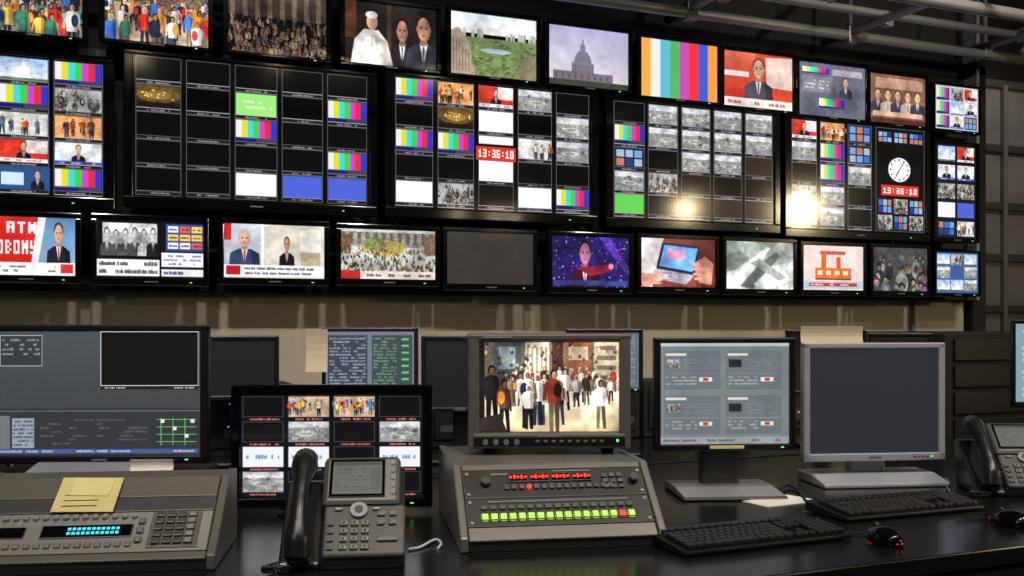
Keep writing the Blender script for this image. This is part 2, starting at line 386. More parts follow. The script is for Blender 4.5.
# ------------------------------------------------------------ wall displays
def wall_display(name,u0,u1,v0,v1,cv,bz=.022,bb=.03,dep=.09,gain=1,x01=None,bezmat=BLKG):
    if name=='mounted_monitor' and v1<125: bb=.016
    bt=.016 if name=='multiview_display' else bz
    xa,_=onplane(u0,YS); xb,_=onplane(u1,YS)
    if x01: xa,xb=x01
    _,dc=onplane((u0+u1)/2,YS)
    zt=CZ+(HV-v0)/F*dc; zbm=CZ+(HV-v1)/F*dc
    w=xb-xa; h=zt-zbm; e=empty(name,((xa+xb)/2,YS,(zt+zbm)/2))
    make_screen('screen',cv,w,h,e,(0,0,0),SG,gain)
    b=B(); t=.02
    b.box((0,-.004+t/2,h/2+bt/2),(w+2*bz,t+.008,bt),bezmat,.004)
    b.box((0,-.004+t/2,-h/2-bb/2),(w+2*bz,t+.008,bb),bezmat,.005)
    for sx in (-1,1): b.box((sx*(w/2+bz/2),-.004+t/2,0),(bz,t+.008,h+.002),bezmat,.004)
    b.box((w*.38,-.0095,-h/2-bb*.55),(.008,.002,.003),LEDG)
    b.box((0,-.0095,-h/2-bb*.5),(.05,.002,.005),MGR)
    b.done('bezel',e)
    b=B(); b.box((0,t+dep/2-.008,(bt-bb)/2),(w+2*bz-.012,dep-.01,h+bt+bb-.012),BLK,.01,tap=(.9,.85))
    b.box((0,dep+.04,0),(.12,.055,.08),STEEL,.004); b.done('housing',e)
    return e
def CvP(u0,u1,v0,v1,k=1.7,bg=(0.01,0.01,0.012)): return Cv(int((u1-u0)*k),int((v1-v0)*k),bg)
WM='mounted_monitor'; MV='multiview_display'
# --- top row
for (u0,u1,v0,v1) in ((-16,82,-30,33),(105,208,-19,43)):
    c=CvP(u0,u1,v0,v1,2); c.rect(0,0,1,1,rgb(175,155,130)); c.rect(0,0,1,.4,rgb(100,82,65)); c.noise(0,0,1,.45,.12,6,True)
    c.figs(0,1,.55,.85,40,.45,PCOL); c.figs(0,1,.85,1.4,22,.75,PCOL); c.photo(k=.35,g=.03); wall_display(WM,u0,u1,v0,v1,c)
c=CvP(228,326,-6,55,2); c.grad(0,0,1,.4,rgb(70,60,50),rgb(50,42,36))
for i in range(8): c.rect(i*.125+.02,.02,i*.125+.07,.42,rgb(105,92,75))
c.crowd(0,.35,1,1,230,.09,PDK+[rgb(150,130,110)],rgb(150,115,90)); c.photo(k=.35,g=.04); wall_display(WM,228,326,-6,55,c)
c=CvP(345,436,5,66,2); c.rect(0,0,1,1,rgb(30,23,20)); c.rect(.0,.0,.12,.6,rgb(90,50,30)); c.rect(.45,0,.5,.7,rgb(70,50,38))
c.man(.62,.2,1.05,.75,rgb(30,25,26),rgb(180,130,108),rgb(15,12,12),rgb(45,35,35)); c.man(.86,.1,1.05,.85,rgb(45,46,55),rgb(160,118,95),rgb(15,12,12),rgb(80,80,90)); c.rect(.8,.02,.92,.13,rgb(12,12,12))
c.poly([(.06,1),(.1,.62),(.2,.44),(.36,.44),(.46,.62),(.52,1)],rgb(228,222,216)); c.poly([(.3,.5),(.46,.62),(.52,1),(.38,1)],rgb(190,182,176)); c.ell(.29,.31,.06,.13,rgb(215,165,140)); c.ell(.31,.33,.035,.1,rgb(190,140,118)); c.ell(.285,.2,.065,.06,rgb(240,236,230)); c.ell(.42,.7,.03,.05,rgb(215,165,140)); c.rect(.28,.52,.3,.72,rgb(190,170,110)); c.photo(k=.35,blur=2)
wall_display(WM,345,436,5,66,c)
c=CvP(451,536,16,77,2); c.grad(0,0,1,.32,rgb(205,215,232),rgb(238,236,228))
for i in range(24):
    x=random.random(); c.rect(x,.3-random.random()*.06,x+.03,.42,(lambda g:(g,g,g*.96))(random.uniform(.5,.75)))
c.rect(0,.38,1,1,rgb(112,132,82))
for i in range(260):
    y=random.uniform(.4,1); c.ell(random.random(),y,.012+.02*y,.008+.018*y,random.choice([rgb(92,118,62),rgb(125,142,88),rgb(140,138,98),rgb(84,104,60),rgb(70,88,52)]),.85)
c.ell(.52,.58,.18,.04,rgb(168,188,205)); c.poly([(.0,1),(.0,.3),(.08,.24),(.2,.45),(.28,1)],rgb(165,148,128))
for q in range(6): c.rect(.02+q*.035,.4+q*.05,.035+q*.035,.95,rgb(130,112,95))
c.poly([(.72,1),(.85,.7),(1,.6),(1,1)],rgb(150,138,108)); c.noise(0,.4,1,1,.04,2); c.photo(k=.2)
wall_display(WM,451,536,16,77,c)
c=CvP(549,628,29,87,2); c.grad(0,0,1,1,rgb(165,165,200),rgb(218,205,208)); c.ell(.42,.62,.11,.24,rgb(115,110,125)); c.ell(.42,.34,.035,.07,rgb(115,110,125)); c.rect(.41,.2,.43,.36,rgb(115,110,125)); c.rect(.28,.6,.56,.8,rgb(125,118,130)); c.rect(.05,.76,.8,.92,rgb(112,103,112)); c.rect(0,.9,1,1,rgb(60,62,52))
for i in range(9): c.rect(.29+i*.031,.63,.3+i*.031,.77,rgb(88,84,98)); c.rect(.08+i*.08,.8,.1+i*.08,.88,rgb(80,74,84))
c.photo(k=.08,g=.015); wall_display(WM,549,628,29,87,c)
c=CvP(641,717,42,99); c.bars(0,0,1,1,[rgb(240,165,70),rgb(225,225,215),rgb(90,180,205),rgb(80,175,90),rgb(190,75,175),rgb(228,50,55),rgb(55,90,205),rgb(235,150,60)],bottom=False)
wall_display(WM,641,717,42,99,c)
c=CvP(724,792,54,108,2); c.rect(0,0,1,1,rgb(205,70,45)); c.grad(0,0,.45,.85,rgb(225,110,80),rgb(190,45,35)); c.rect(.0,.35,.36,.45,rgb(240,225,215)); c.poly([(.6,.05),(1,.02),(1,.62),(.62,.6)],rgb(232,205,192)); c.man(.5,.08,.9,.85,rgb(75,72,85),hair=rgb(90,75,65)); c.rect(0,.84,1,1,rgb(235,225,215)); c.lines(.05,.86,.9,.98,1,rgb(180,60,50)); c.photo(k=.14)
wall_display(WM,724,792,54,108,c)
c=CvP(799,865,65,117,2); c.rect(0,0,1,1,rgb(95,96,112)); c.bars(.05,.08,.45,.2); c.rect(.5,.08,.95,.2,rgb(160,150,160)); c.rect(.05,.25,.5,.55,rgb(120,115,125)); c.man(.7,.22,.62,.8,rgb(60,60,75)); c.bars(.3,.66,.68,.84); c.lines(.08,.3,.46,.5,3,rgb(190,190,205)); c.photo(k=.2)
wall_display(WM,799,865,65,117,c)
c=CvP(870,925,76,124,2); c.rect(0,0,1,1,rgb(125,85,65)); c.rect(.1,.06,.95,.28,rgb(180,140,118))
for i in range(5): c.man(.14+i*.18,.3,.78,.85,random.choice([rgb(70,45,45),rgb(190,170,160),rgb(60,60,80)]),rgb(225,180,150))
c.rect(.05,.76,.95,.86,rgb(215,175,150)); c.rect(0,.9,1,1,rgb(80,40,35)); c.photo(k=.2)
wall_display(WM,870,925,76,124,c)

# --- big multiview displays
xa2,_=onplane(133,YS); xb2,_=onplane(369,YS); W2=xb2-xa2
x1r,_=onplane(105,YS)
c=Cv(360,210); grid(c,.0,1,.01,.99,['kbkbk','bkkwk','kLkbk','SbqmB','bPoMb'])
c.rect(.6,.8,.795,.965,rgb(40,80,130)); c.rect(.62,.84,.7,.93,rgb(200,220,235)); c.man(.75,.82,.96,.8); wall_display(MV,-130,105,53,193,c,.035,.045,x01=(x1r-W2,x1r))
c=Cv(400,230); grid(c,.0,1,.01,.99,['kLkkk','kkkkk','kgbkw','kkkkB','kbkbB'],gap=.022)
wall_display(MV,133,369,65,201,c,.035,.045)
c=Cv(350,220); grid(c,.0,1,.01,.99,['bkbkw','oLbkP','mwwwk','ckqkw','kcckb'],gap=.022)
c.rect(.4,.47,.6,.60,(.02,.02,.02)); c.rect(.4,.49,.6,.6,rgb(215,45,35)); c.text(.412,.588,.512,.065,'13:36:10',rgb(255,240,235))
wall_display(MV,393,591,85,211,c,.035,.045)
c=Cv(300,200); grid(c,.0,1,.01,.99,['kbucG','cckPk','ccckn','ccckn','ccnkn'],gap=.024)
wall_display(MV,612,774,107,221,c,.035,.045)
c=Cv(250,200); grid(c,.0,.6,.01,.99,['mckPP','obbcc','uuckk'],gap=.024)
c.rect(.62,.01,1,.99,(.015,.015,.02)); c.frame(.62,.01,.995,.99,BORD)
for i in range(3): cell(c,.635+i*.12,.04,.745+i*.12,.15,'u')
c.ell(.8,.4,.085,.115,rgb(240,240,245))
for i in range(12):
    a=i*math.pi/6; c.ell(.8+.07*math.sin(a),.4-.095*math.cos(a),.006,.009,rgb(40,40,50))
c.poly([(.797,.4),(.803,.4),(.84,.32),(.836,.315)],rgb(30,30,40)); c.poly([(.795,.4),(.805,.4),(.775,.47),(.77,.465)],rgb(30,30,40))
c.rect(.66,.55,.95,.65,rgb(215,45,35)); c.text(.675,.935,.572,.058,'13:36:10',rgb(255,240,235))
for i in range(2):
    for j in range(3): cell(c,.635+j*.12,.68+i*.155,.745+j*.12,.82+i*.155,'P' if (i+j)%2 else 'u')
wall_display(MV,790,925,124,231,c,.035,.045)

# --- right column
c=CvP(935,978,87,130,2.4); c.rect(0,0,1,1,rgb(190,190,205))
for i in range(3):
    for j in range(3): cell(c,.04+i*.32,.04+j*.32,.33+i*.32,.33+j*.32,random.choice('mMPSub'))
wall_display(WM,935,978,87,130,c,.015,.02)
c=CvP(936,976,145,238,2.4); c.rect(0,0,1,1,rgb(20,20,26))
for i in range(2):
    for j in range(5): cell(c,.05+i*.48,.02+j*.2,.47+i*.48,.18+j*.2,['S','M','P','w','u','m','M','P','B','q'][i*5+j])
wall_display(WM,936,976,145,238,c,.02,.025)
c=CvP(936,978,253,293,2.4); c.rect(0,0,1,1,rgb(60,90,150))
for i in range(3):
    for j in range(3): cell(c,.03+i*.32,.03+j*.32,.33+i*.32,.31+j*.32,random.choice('PcSuk'))
wall_display(WM,936,978,253,293,c,.015,.02)

# --- bottom row
c=CvP(-24,75,217,275,2); c.grad(0,0,1,1,rgb(90,130,180),rgb(150,175,200)); c.poly([(0,0),(.66,0),(.56,.78),(0,.78)],rgb(208,38,32))
c.text(.3,.6,.08,.2,'ATN',rgb(245,235,235)); c.text(.12,.6,.4,.24,'HOBOMY',rgb(245,235,235))
c.poly([(.62,0),(.7,0),(.62,.78),(.55,.78)],rgb(230,235,240)); c.man(.83,.08,.86,.7,rgb(30,32,48)); c.rect(0,.78,1,1,rgb(235,235,238)); c.lines(.05,.82,.8,.96,2,rgb(60,60,70)); c.rect(.85,.8,.98,.96,rgb(200,50,45)); c.photo(k=.1)
wall_display(WM,-24,75,217,275,c)
c=CvP(97,203,221,278,2); c.rect(0,0,1,1,rgb(12,12,14)); c.rect(.05,.05,.56,.62,rgb(165,165,165)); c.rect(.05,.05,.56,.2,rgb(215,215,215))
for q in range(6): c.man(.09+q*.086,.1+.07*random.random(),.62,.62,random.choice([rgb(30,30,30),rgb(70,70,70),rgb(200,200,200)]),rgb(190,190,190),rgb(40,40,40),rgb(60,60,60))
c.photo(.05,.05,.56,.62,k=.35); c.rect(.64,.04,1,.52,rgb(40,70,150))
for i in range(3):
    for j in range(3): c.rect(.66+i*.115,.08+j*.145,.76+i*.115,.19+j*.145,random.choice([rgb(230,90,50),rgb(240,240,240),rgb(90,150,230),rgb(250,200,60)])); c.lines(.67+i*.115,.1+j*.145,.75+i*.115,.17+j*.145,1,rgb(40,50,110),.9)
c.rect(.6,.55,1,.8,rgb(235,235,240)); c.lines(.62,.57,.98,.78,3,rgb(60,90,160)); c.rect(0,.68,.58,.97,rgb(235,235,235)); c.lines(.02,.69,.56,.96,2,rgb(30,30,30),.9); c.rect(.6,.84,1,.97,rgb(230,230,230)); c.lines(.62,.85,.98,.96,1,rgb(40,40,120)); c.photo(k=.06)
wall_display(WM,97,203,221,278,c)
c=CvP(224,324,225,278,2); c.rect(0,0,1,1,rgb(212,206,192)); c.grad(0,0,.36,.8,rgb(200,203,212),rgb(170,176,190)); c.rect(0,0,.07,.3,rgb(200,40,40)); c.man(.2,.1,.8,1.05,rgb(50,60,95),rgb(220,170,145),rgb(180,180,185)); c.man(.62,.22,.8,.65,rgb(20,20,25),rgb(190,140,110),rgb(60,50,45)); c.rect(.36,0,.39,.8,rgb(240,238,230)); c.rect(.75,.08,.97,.5,rgb(236,232,222)); c.rect(.76,.5,.96,.76,rgb(180,165,140)); c.photo(0,0,1,.76,k=.14); c.rect(0,.76,1,.97,rgb(242,242,242)); c.lines(.2,.78,.95,.96,2,rgb(50,50,60),.85); c.rect(.02,.78,.16,.95,rgb(180,30,30)); c.photo(k=.05,g=.02)
wall_display(WM,224,324,225,278,c)
c=CvP(341,435,230,279,2); c.rect(0,0,1,1,rgb(185,190,185)); c.rect(0,.05,1,.35,rgb(140,138,128))
for q in range(12): c.rect(q*.085,.06,q*.085+.04,.3,rgb(95,88,78))
c.ell(.45,.38,.24,.17,rgb(168,148,72),.9); c.ell(.35,.3,.12,.14,rgb(110,118,66)); c.rect(0,.1,.1,.5,rgb(110,85,60)); c.rect(.88,.1,1,.5,rgb(120,95,70)); c.noise(0,0,1,.55,.06,4); c.crowd(0,.33,1,.85,280,.08,PDK+PGR+[rgb(230,190,60)]); c.rect(0,.84,1,1,rgb(225,215,205)); c.rect(0,.84,.2,1,rgb(190,40,35)); c.lines(.22,.87,.95,.98,1,rgb(80,40,40)); c.photo(k=.2)
wall_display(WM,341,435,230,279,c)
c=Cv(60,36,rgb(54,50,48)); c.photo(k=.08,g=.0); wall_display(WM,447,533,233,284,c)
c=CvP(552,629,237,287,2); c.rect(0,0,1,1,rgb(35,24,85))
for i in range(110):
    x,y=random.random(),random.random(); c.ell(x,y,.008,.013,random.choice([rgb(120,90,230),rgb(200,100,230),rgb(70,100,230),rgb(220,200,250)]))
c.poly([(.6,0),(.75,0),(1,.6),(1,.8)],rgb(110,60,190),.5); c.man(.42,.08,1.1,.75,rgb(55,18,40),rgb(165,105,130),rgb(25,15,30),rgb(190,40,60)); c.poly([(.3,.62),(.72,.55),(.78,.68),(.5,.78)],rgb(130,30,55)); c.ell(.76,.58,.035,.06,rgb(190,130,140)); c.rect(.02,.87,.98,.97,rgb(50,60,120)); c.photo(k=.4,blur=2)
wall_display(WM,552,629,237,287,c)
c=CvP(641,715,239,287,2); c.rect(0,0,1,1,rgb(135,62,55)); c.poly([(0,0),(.3,0),(.15,1),(0,1)],rgb(222,212,212)); c.poly([(.7,0),(1,0),(1,1),(.8,1)],rgb(105,42,38)); c.poly([(.28,.08),(.8,.14),(.72,.75),(.2,.62)],rgb(35,40,60)); c.poly([(.31,.13),(.76,.19),(.69,.68),(.24,.57)],rgb(110,170,240)); c.poly([(.35,.2),(.6,.24),(.56,.45),(.32,.4)],rgb(220,150,190)); c.poly([(.2,.62),(.72,.75),(.6,.95),(.1,.8)],rgb(185,175,190)); c.lines(.22,.68,.58,.88,3,rgb(120,110,125)); c.poly([(.7,.5),(.86,.35),(.98,.5),(.95,.95),(.78,.9)],rgb(210,145,120))
for q in range(4): c.ell(.74+q*.012,.52+q*.1,.07,.035,rgb(222,160,135)); c.ell(.24-q*.01,.74+q*.06,.06,.028,rgb(222,160,135))
c.poly([(.0,.72),(.2,.74),(.24,.82),(.1,1),(0,1)],rgb(210,145,120)); c.photo(k=.25,blur=2)
wall_display(WM,641,715,239,287,c)
c=CvP(726,793,242,289,2); c.grad(0,0,1,1,rgb(150,162,152),rgb(195,202,195)); c.poly([(.0,.9),(.35,.4),(.6,.1),(.66,.12),(.45,.55),(.2,1)],rgb(232,236,232)); c.poly([(.2,.95),(.5,.45),(.75,.2),(.8,.3),(.55,.7),(.4,1)],rgb(100,108,102)); c.poly([(.4,.9),(.7,.5),(1,.4),(1,.8),(.6,1)],rgb(215,222,216)); c.poly([(0,.3),(.2,.2),(.35,.35),(.15,.6),(0,.65)],rgb(118,126,120)); c.poly([(.35,.45),(.5,.35),(.9,.75),(.8,.82)],rgb(150,158,150)); c.photo(k=.3,blur=4)
wall_display(WM,726,793,242,289,c)
c=CvP(803,863,246,290,2); c.rect(0,0,1,1,rgb(235,210,205)); c.rect(.3,.15,.38,.72,rgb(215,95,45)); c.rect(.55,.25,.62,.72,rgb(215,95,45)); c.rect(.28,.12,.7,.2,rgb(200,80,50)); c.rect(.2,.5,.8,.74,rgb(228,112,50))
for i in range(4): c.rect(.24+i*.14,.56,.32+i*.14,.66,rgb(250,225,190))
c.rect(.2,.74,.8,.77,rgb(120,60,60)); c.rect(0,.8,1,.97,rgb(170,200,215)); c.rect(.1,.84,.9,.92,rgb(190,60,60)); c.lines(.12,.84,.88,.92,1,rgb(250,230,230)); c.photo(k=.08)
wall_display(WM,803,863,246,290,c)
c=CvP(873,927,248,291,2); c.rect(0,0,1,1,rgb(66,66,68)); c.crowd(0,.1,1,1,30,.3,[rgb(40,40,42),rgb(90,90,92),rgb(130,128,126),rgb(60,60,62)],rgb(130,125,120)); c.photo(k=.3)
wall_display(WM,873,927,248,291,c)

# ------------------------------------------------------------ desks
DT=mat('desk_black_laminate',rgb(19,19,19),0.2,scale=60)
b=B(); b.box((1.9,2.33,.73),(7.2,1.42,.04),DT,.004); b.box((1.9,1.68,.68),(7.16,.03,.06),BLKM,.003)
b.box((1.9,2.95,.35),(7.1,.03,.7),BLKM)
for x in (-1.6,.2,2.0,3.8,5.4): b.box((x,2.33,.355),(.04,1.2,.71),BLKM,.003)
b.done('control_desk')
b=B(); b.box((1.1,3.525,.73),(4.8,.89,.04),DT,.004)
for x in (-1.2,.7,2.0,3.4): b.box((x,3.6,.355),(.04,.6,.71),BLKM,.003)
b.done('rear_desk')
b=B(); x=-1.25
while x<2.95:
    w_=random.uniform(.42,.54); h_=random.uniform(.19,.27)
    b.box((x+w_/2,3.86,.752+h_/2),(w_-.02,.2,h_),BLKM,.006)
    b.box((x+w_/2,3.755,.752+h_*.5),(w_-.06,.012,h_*.7),PANB,.002)
    for i in range(9):
        b.box((x+random.uniform(.06,w_-.06),3.747,.75+random.uniform(.25,.8)*h_),(.006,.004,.005),random.choice([LEDR,LEDG,LEDB,LEDY]))
    for i in range(3): b.box((x+w_*(.2+.3*i),3.748,.75+h_*.35),(w_*.2,.004,h_*.12),DGR,.001)
    x+=w_
b.done('rack_equipment_row')

# ------------------------------------------------------------ freestanding monitors
def desk_monitor(name,u0,u1,v0,v1,d,dyaw,cv,bez=(.016,.016,.016),frame=BLK,base_z=.75,stand='plate',standmat=None,smat=SM,gain=1,back=.05,basew=.26):
    uc=(u0+u1)/2; p=W(uc,HV,d); wd=(u1-u0)/F*d/max(.5,math.cos(dyaw)); zt=CZ+(HV-v0)/F*d; zb_=CZ+(HV-v1)/F*d; h=zt-zb_
    e=empty(name,(p.x,p.y,base_z+.001),-TH+dyaw); zc=(zt+zb_)/2-base_z; standmat=standmat or frame
    s_,t_,bt=bez; sw=wd-2*s_; sh=h-t_-bt
    make_screen('screen',cv,sw,sh,e,(0,0,zc+(bt-t_)/2),smat,gain)
    b=B()
    b.box((0,.006,zc+h/2-t_/2),(wd,.028,t_),frame,.004); b.box((0,.006,zc-h/2+bt/2),(wd,.028,bt),frame,.004)
    for sx in (-1,1): b.box((sx*(wd/2-s_/2),.006,zc),(s_,.028,h-.004),frame,.004)
    b.box((wd*.4,-.0085,zc-h/2+bt/2),(.008,.002,.003),LEDG); b.box((0,-.0085,zc-h/2+bt/2),(.04,.002,.005),MGR)
    for q in range(4): b.box((wd*.28+q*.014,-.0085,zc-h/2+bt/2),(.007,.002,.003),DGR)
    b.done('bezel',e)
    b=B(); b.box((0,.012+back/2,zc),(wd-.01,back,h-.01),frame,.008,tap=(.82,.75)); b.done('housing',e)
    b=B()
    if stand=='plate':
        b.box((0,.06,(zc-.02)/2),(.07,.03,zc-.0),standmat,.006); b.box((0,.03,.009),(basew,.2,.016),standmat,.007)
    elif stand=='wide':
        b.box((0,.06,(zc)/2),(.12,.035,zc),standmat,.006)
        b.prism([(-.09,0),(-.09,.012),(.0,.03),(.12,.03),(.12,0)],-basew/2,basew/2,standmat,.004)
    elif stand=='ring':
        b.box((0,.07,(zc)/2),(.11,.05,zc),DGR,.008); b.prism([(-.11,0),(-.11,.01),(.02,.022),(.13,.022),(.13,0)],-basew/2,basew/2,standmat,.006)
    b.done('stand',e)
    return e
# left UI monitor
c=Cv(330,200,rgb(72,77,82)); c.grad(0,0,1,.62,rgb(74,80,86),rgb(62,66,70)); c.rect(0,.62,1,1,rgb(50,53,58)); c.rect(.5,.0,.99,.44,rgb(6,6,6)); c.frame(.5,.0,.99,.44,rgb(225,225,225),2); c.rect(.5,.44,.99,.47,rgb(30,30,30)); c.lines(.52,.44,.97,.47,1,rgb(200,200,200))
c.rect(.0,.03,.21,.28,rgb(52,56,62)); c.frame(.0,.03,.21,.28,rgb(190,190,190),2); c.lines(.01,.05,.2,.2,4,rgb(150,155,160),.55)
c.rect(0,.64,1,.645,rgb(120,125,130)); c.rect(.06,.7,.17,.94,rgb(150,160,172)); c.lines(.065,.71,.165,.93,7,rgb(60,70,90),.8); c.rect(0,.68,.05,.95,rgb(110,115,120)); c.rect(.0,.95,.99,.985,rgb(70,90,150)); c.lines(.0,.95,.99,.985,1,rgb(190,200,220),.8)
for y in (.71,.77,.83,.89): c.rect(.78,y,.98,y+.006,rgb(90,200,90))
for x in (.8,.86,.92): c.rect(x,.7,x+.004,.92,rgb(90,200,90))
for x,y in ((.8,.71),(.86,.77),(.92,.83),(.95,.71)): c.rect(x,y,x+.02,y+.03,rgb(220,230,220))
c.lines(.2,.7,.74,.92,7,rgb(92,96,102),.4)
desk_monitor('computer_monitor',-7,208,325,464,2.62,0.03,c,(.022,.018,.022),base_z=.855,stand='wide',standmat=SIL,basew=.32)
p=W(100,HV,2.68); B().box((0,0,.05),(.56,.28,.1),BLKM,.006).done('monitor_riser',None,(p.x,p.y,.752),(0,0,-TH+.03))
# multiviewer desk monitor
c=Cv(290,180,rgb(14,14,18))
for r,row in enumerate([('k','p','p','k'),('k','c','k','c'),('w','w','k','w'),('c','k','w','k')]):
    for q,k in enumerate(row):
        x0=.01+q*.25; y0=.01+r*.245
        if k=='w': c.rect(x0,y0,x0+.225,y0+.2,rgb(225,228,235)); c.lines(x0+.02,y0+.06,x0+.2,y0+.14,1,rgb(90,130,190))
        elif k!='k': cell(c,x0,y0,x0+.225,y0+.2,k)
        c.frame(x0,y0,x0+.225,y0+.2,rgb(120,120,125),1); c.lines(x0+.04,y0+.205,x0+.2,y0+.24,1,rgb(230,120,110),.9)
desk_monitor('computer_monitor',232,432,385,508,2.62,.02,c,(.024,.028,.026),BLKG,stand='plate',smat=SG)
def crowdhot():
    c=Cv(340,212,rgb(160,125,88)); c.rect(0,0,1,.6,rgb(112,100,82)); c.rect(.1,0,.3,.6,rgb(78,92,96)); c.rect(.14,.05,.26,.3,rgb(150,165,165)); c.rect(.33,0,.5,.5,rgb(212,200,176))
    for q in range(5): c.rect(.34+q*.033,.05,.355+q*.033,.4,rgb(150,140,120))
    c.rect(.52,.0,.6,.5,rgb(70,42,32)); c.rect(.62,.0,.8,.42,rgb(150,88,62)); c.rect(.64,.05,.78,.2,rgb(215,190,160)); c.rect(.82,0,1,.6,rgb(178,165,138))
    for q in range(5): c.rect(.84,.04+q*.11,.98,.09+q*.11,rgb(110,100,85))
    c.noise(0,0,1,.58,.05,4)
    for q in range(90): c.ell(random.random(),random.uniform(.0,.5),.012,.02,random.choice([rgb(60,48,38),rgb(230,205,160),rgb(120,95,70),rgb(40,34,30)]),.7)
    c.grad(0,.55,1,1,rgb(248,236,205),rgb(222,196,150))
    WH=[rgb(255,251,238)]*4+[rgb(246,236,212),rgb(215,205,185),rgb(60,50,45),rgb(170,60,45),rgb(90,100,120),rgb(35,32,30)]
    c.figs(.2,1,.5,.62,26,.3,WH); c.figs(.18,.98,.64,.78,18,.42,WH); c.figs(.25,.9,.8,1.0,10,.58,WH)
    c.rect(0,0,.04,1,rgb(30,25,22)); c.fig(.09,.98,.72,rgb(34,30,30),rgb(24,22,22),rgb(130,88,66),rgb(18,14,12)); c.fig(.18,1.02,.6,rgb(90,60,50),rgb(30,28,30),rgb(160,110,85),rgb(30,22,18)); c.poly([(0,.85),(.15,.8),(.2,1),(0,1)],rgb(45,38,34)); c.photo(k=.35,g=.025); return c
c=Cv(150,96,rgb(112,122,138)); c.rect(.02,.05,.47,.97,rgb(58,66,80)); c.rect(.52,.05,.98,.97,rgb(62,72,80)); c.lines(.04,.08,.45,.95,18,rgb(165,175,185),.7); c.lines(.54,.08,.8,.95,18,rgb(110,170,120),.7)
for i in range(8): c.rect(.86,.1+i*.1,.94,.13+i*.1,rgb(90,210,100))
desk_monitor('computer_monitor',322,418,328,404,3.55,.0,c,(.014,.014,.02))
OFF=lambda: Cv(20,12,rgb(20,20,22))
desk_monitor('computer_monitor',203,277,336,400,3.5,.25,OFF())
desk_monitor('computer_monitor',421,500,336,412,3.55,-.1,OFF())
c=Cv(110,80,rgb(95,110,125)); c.lines(.05,.05,.95,.95,18,rgb(150,165,175),.6)
desk_monitor('computer_monitor',566,643,329,392,3.75,.0,c)
desk_monitor('computer_monitor',786,866,330,395,4.05,.0,OFF())
desk_monitor('computer_monitor',868,932,333,392,4.15,.0,OFF())
def sheet(name,p,w,h,rot,m):
    b=B(); n=6; vs=[]; b.mi(m)
    for s_ in range(n+1):
        t=s_/n; yb=.012*math.sin(t*3)
        vs.append((b.bm.verts.new((-w/2,yb,t*h)),b.bm.verts.new((w/2,yb+.004,t*h))))
    for s_ in range(n): b.bm.faces.new((vs[s_][0],vs[s_][1],vs[s_+1][1],vs[s_+1][0]))
    o=b.done(name,None,p,rot); o.modifiers.new('s','SOLIDIFY').thickness=.001; return o
p=W(316,372,3.5); sheet('paper_sheet',p,.075,.15,(-.05,0,-TH),BEI)
p=W(833,346,4.0); sheet('paper_sheet',p,.25,.08,(-.1,0,-TH),BEI)

# UI monitor
c=Cv(240,180,rgb(118,126,130)); c.rect(0,0,1,.03,rgb(190,195,200))
for q in range(2):
    for r in range(2):
        x0=.02+q*.48; y0=.07+r*.44; c.rect(x0,y0,x0+.45,y0+.4,rgb(106,114,120)); c.frame(x0,y0,x0+.45,y0+.4,rgb(150,158,160),1)
        c.rect(x0+.02,y0+.03,x0+.18,y0+.055,rgb(215,215,205)); cell(c,x0+.03,y0+.09,x0+.13,y0+.17,'P'); c.rect(x0+.03,y0+.23,x0+.43,y0+.234,rgb(165,165,165))
        if q: c.rect(x0+.03,y0+.09,x0+.13,y0+.17,rgb(35,37,40))
        c.rect(x0+.28,y0+.27,x0+.38,y0+.31,rgb(225,225,220)); c.rect(x0+.31,y0+.275,x0+.35,y0+.305,rgb(200,50,40)); c.lines(x0+.02,y0+.25,x0+.26,y0+.35,3,rgb(170,175,178),.6); c.lines(x0+.16,y0+.08,x0+.42,y0+.2,4,rgb(128,136,140),.6)
c.rect(.0,.93,1,1,rgb(150,155,158)); c.lines(.02,.94,.95,.99,1,rgb(80,90,110)); c.photo(k=.05,g=.01)
desk_monitor('computer_monitor',653,797,338,451,2.9,.07,c,(.02,.016,.02),BLK,stand='ring',standmat=SIL,basew=.3)
p=W(727,447,2.88); B().box((0,0,0),(.1,.002,.009),YEL).done('label_tape',None,p,(0,0,-TH+.07))
c=Cv(30,24,rgb(40,42,50)); desk_monitor('computer_monitor',800,948,343,461,3.1,.12,c,(.022,.018,.024),SILB,stand='wide',standmat=SILB,basew=.4)
c=Cv(120,80,rgb(130,160,170)); c.lines(.05,.05,.95,.95,12,rgb(190,210,215),.5); desk_monitor('computer_monitor',1013,1160,320,408,3.35,-.02,c,(.010,.014,.02),BLK)

# ------------------------------------------------------------ consoles
def console(name,u,vb,dyaw,w,rise,run,depth,side,build):
    p,d=deskpt(u,vb); e=empty(name,(p.x,p.y,.751),-TH+dyaw)
    z0=.018; b=B()
    prof=[(0,0),(0,z0),(run,z0+rise),(depth,z0+rise),(depth,0)]
    b.prism(prof,-w/2+.012,w/2-.012,BLKM)
    b.done('chassis',e)
    b=B(); pr=[(-.008,0),(-.008,z0+.012),(run-.004,z0+rise+.008),(depth+.004,z0+rise+.008),(depth+.004,0)]
    for sx in (-1,1):
        x=sx*(w/2-.009); b.prism(pr,x-.009,x+.009,side,.003)
    b.box((0,(run+depth)/2,z0+rise+.003),(w-.03,depth-run,.006),side,.002)
    b.done('cheeks',e)
    ang=math.atan2(rise,run); L=math.hypot(rise,run)
    b=B(); b.M=Matrix.Translation((0,0,z0))@Matrix.Rotation(ang,4,'X'); build(b,w-.04,L); b.done('panels',e)
    return e
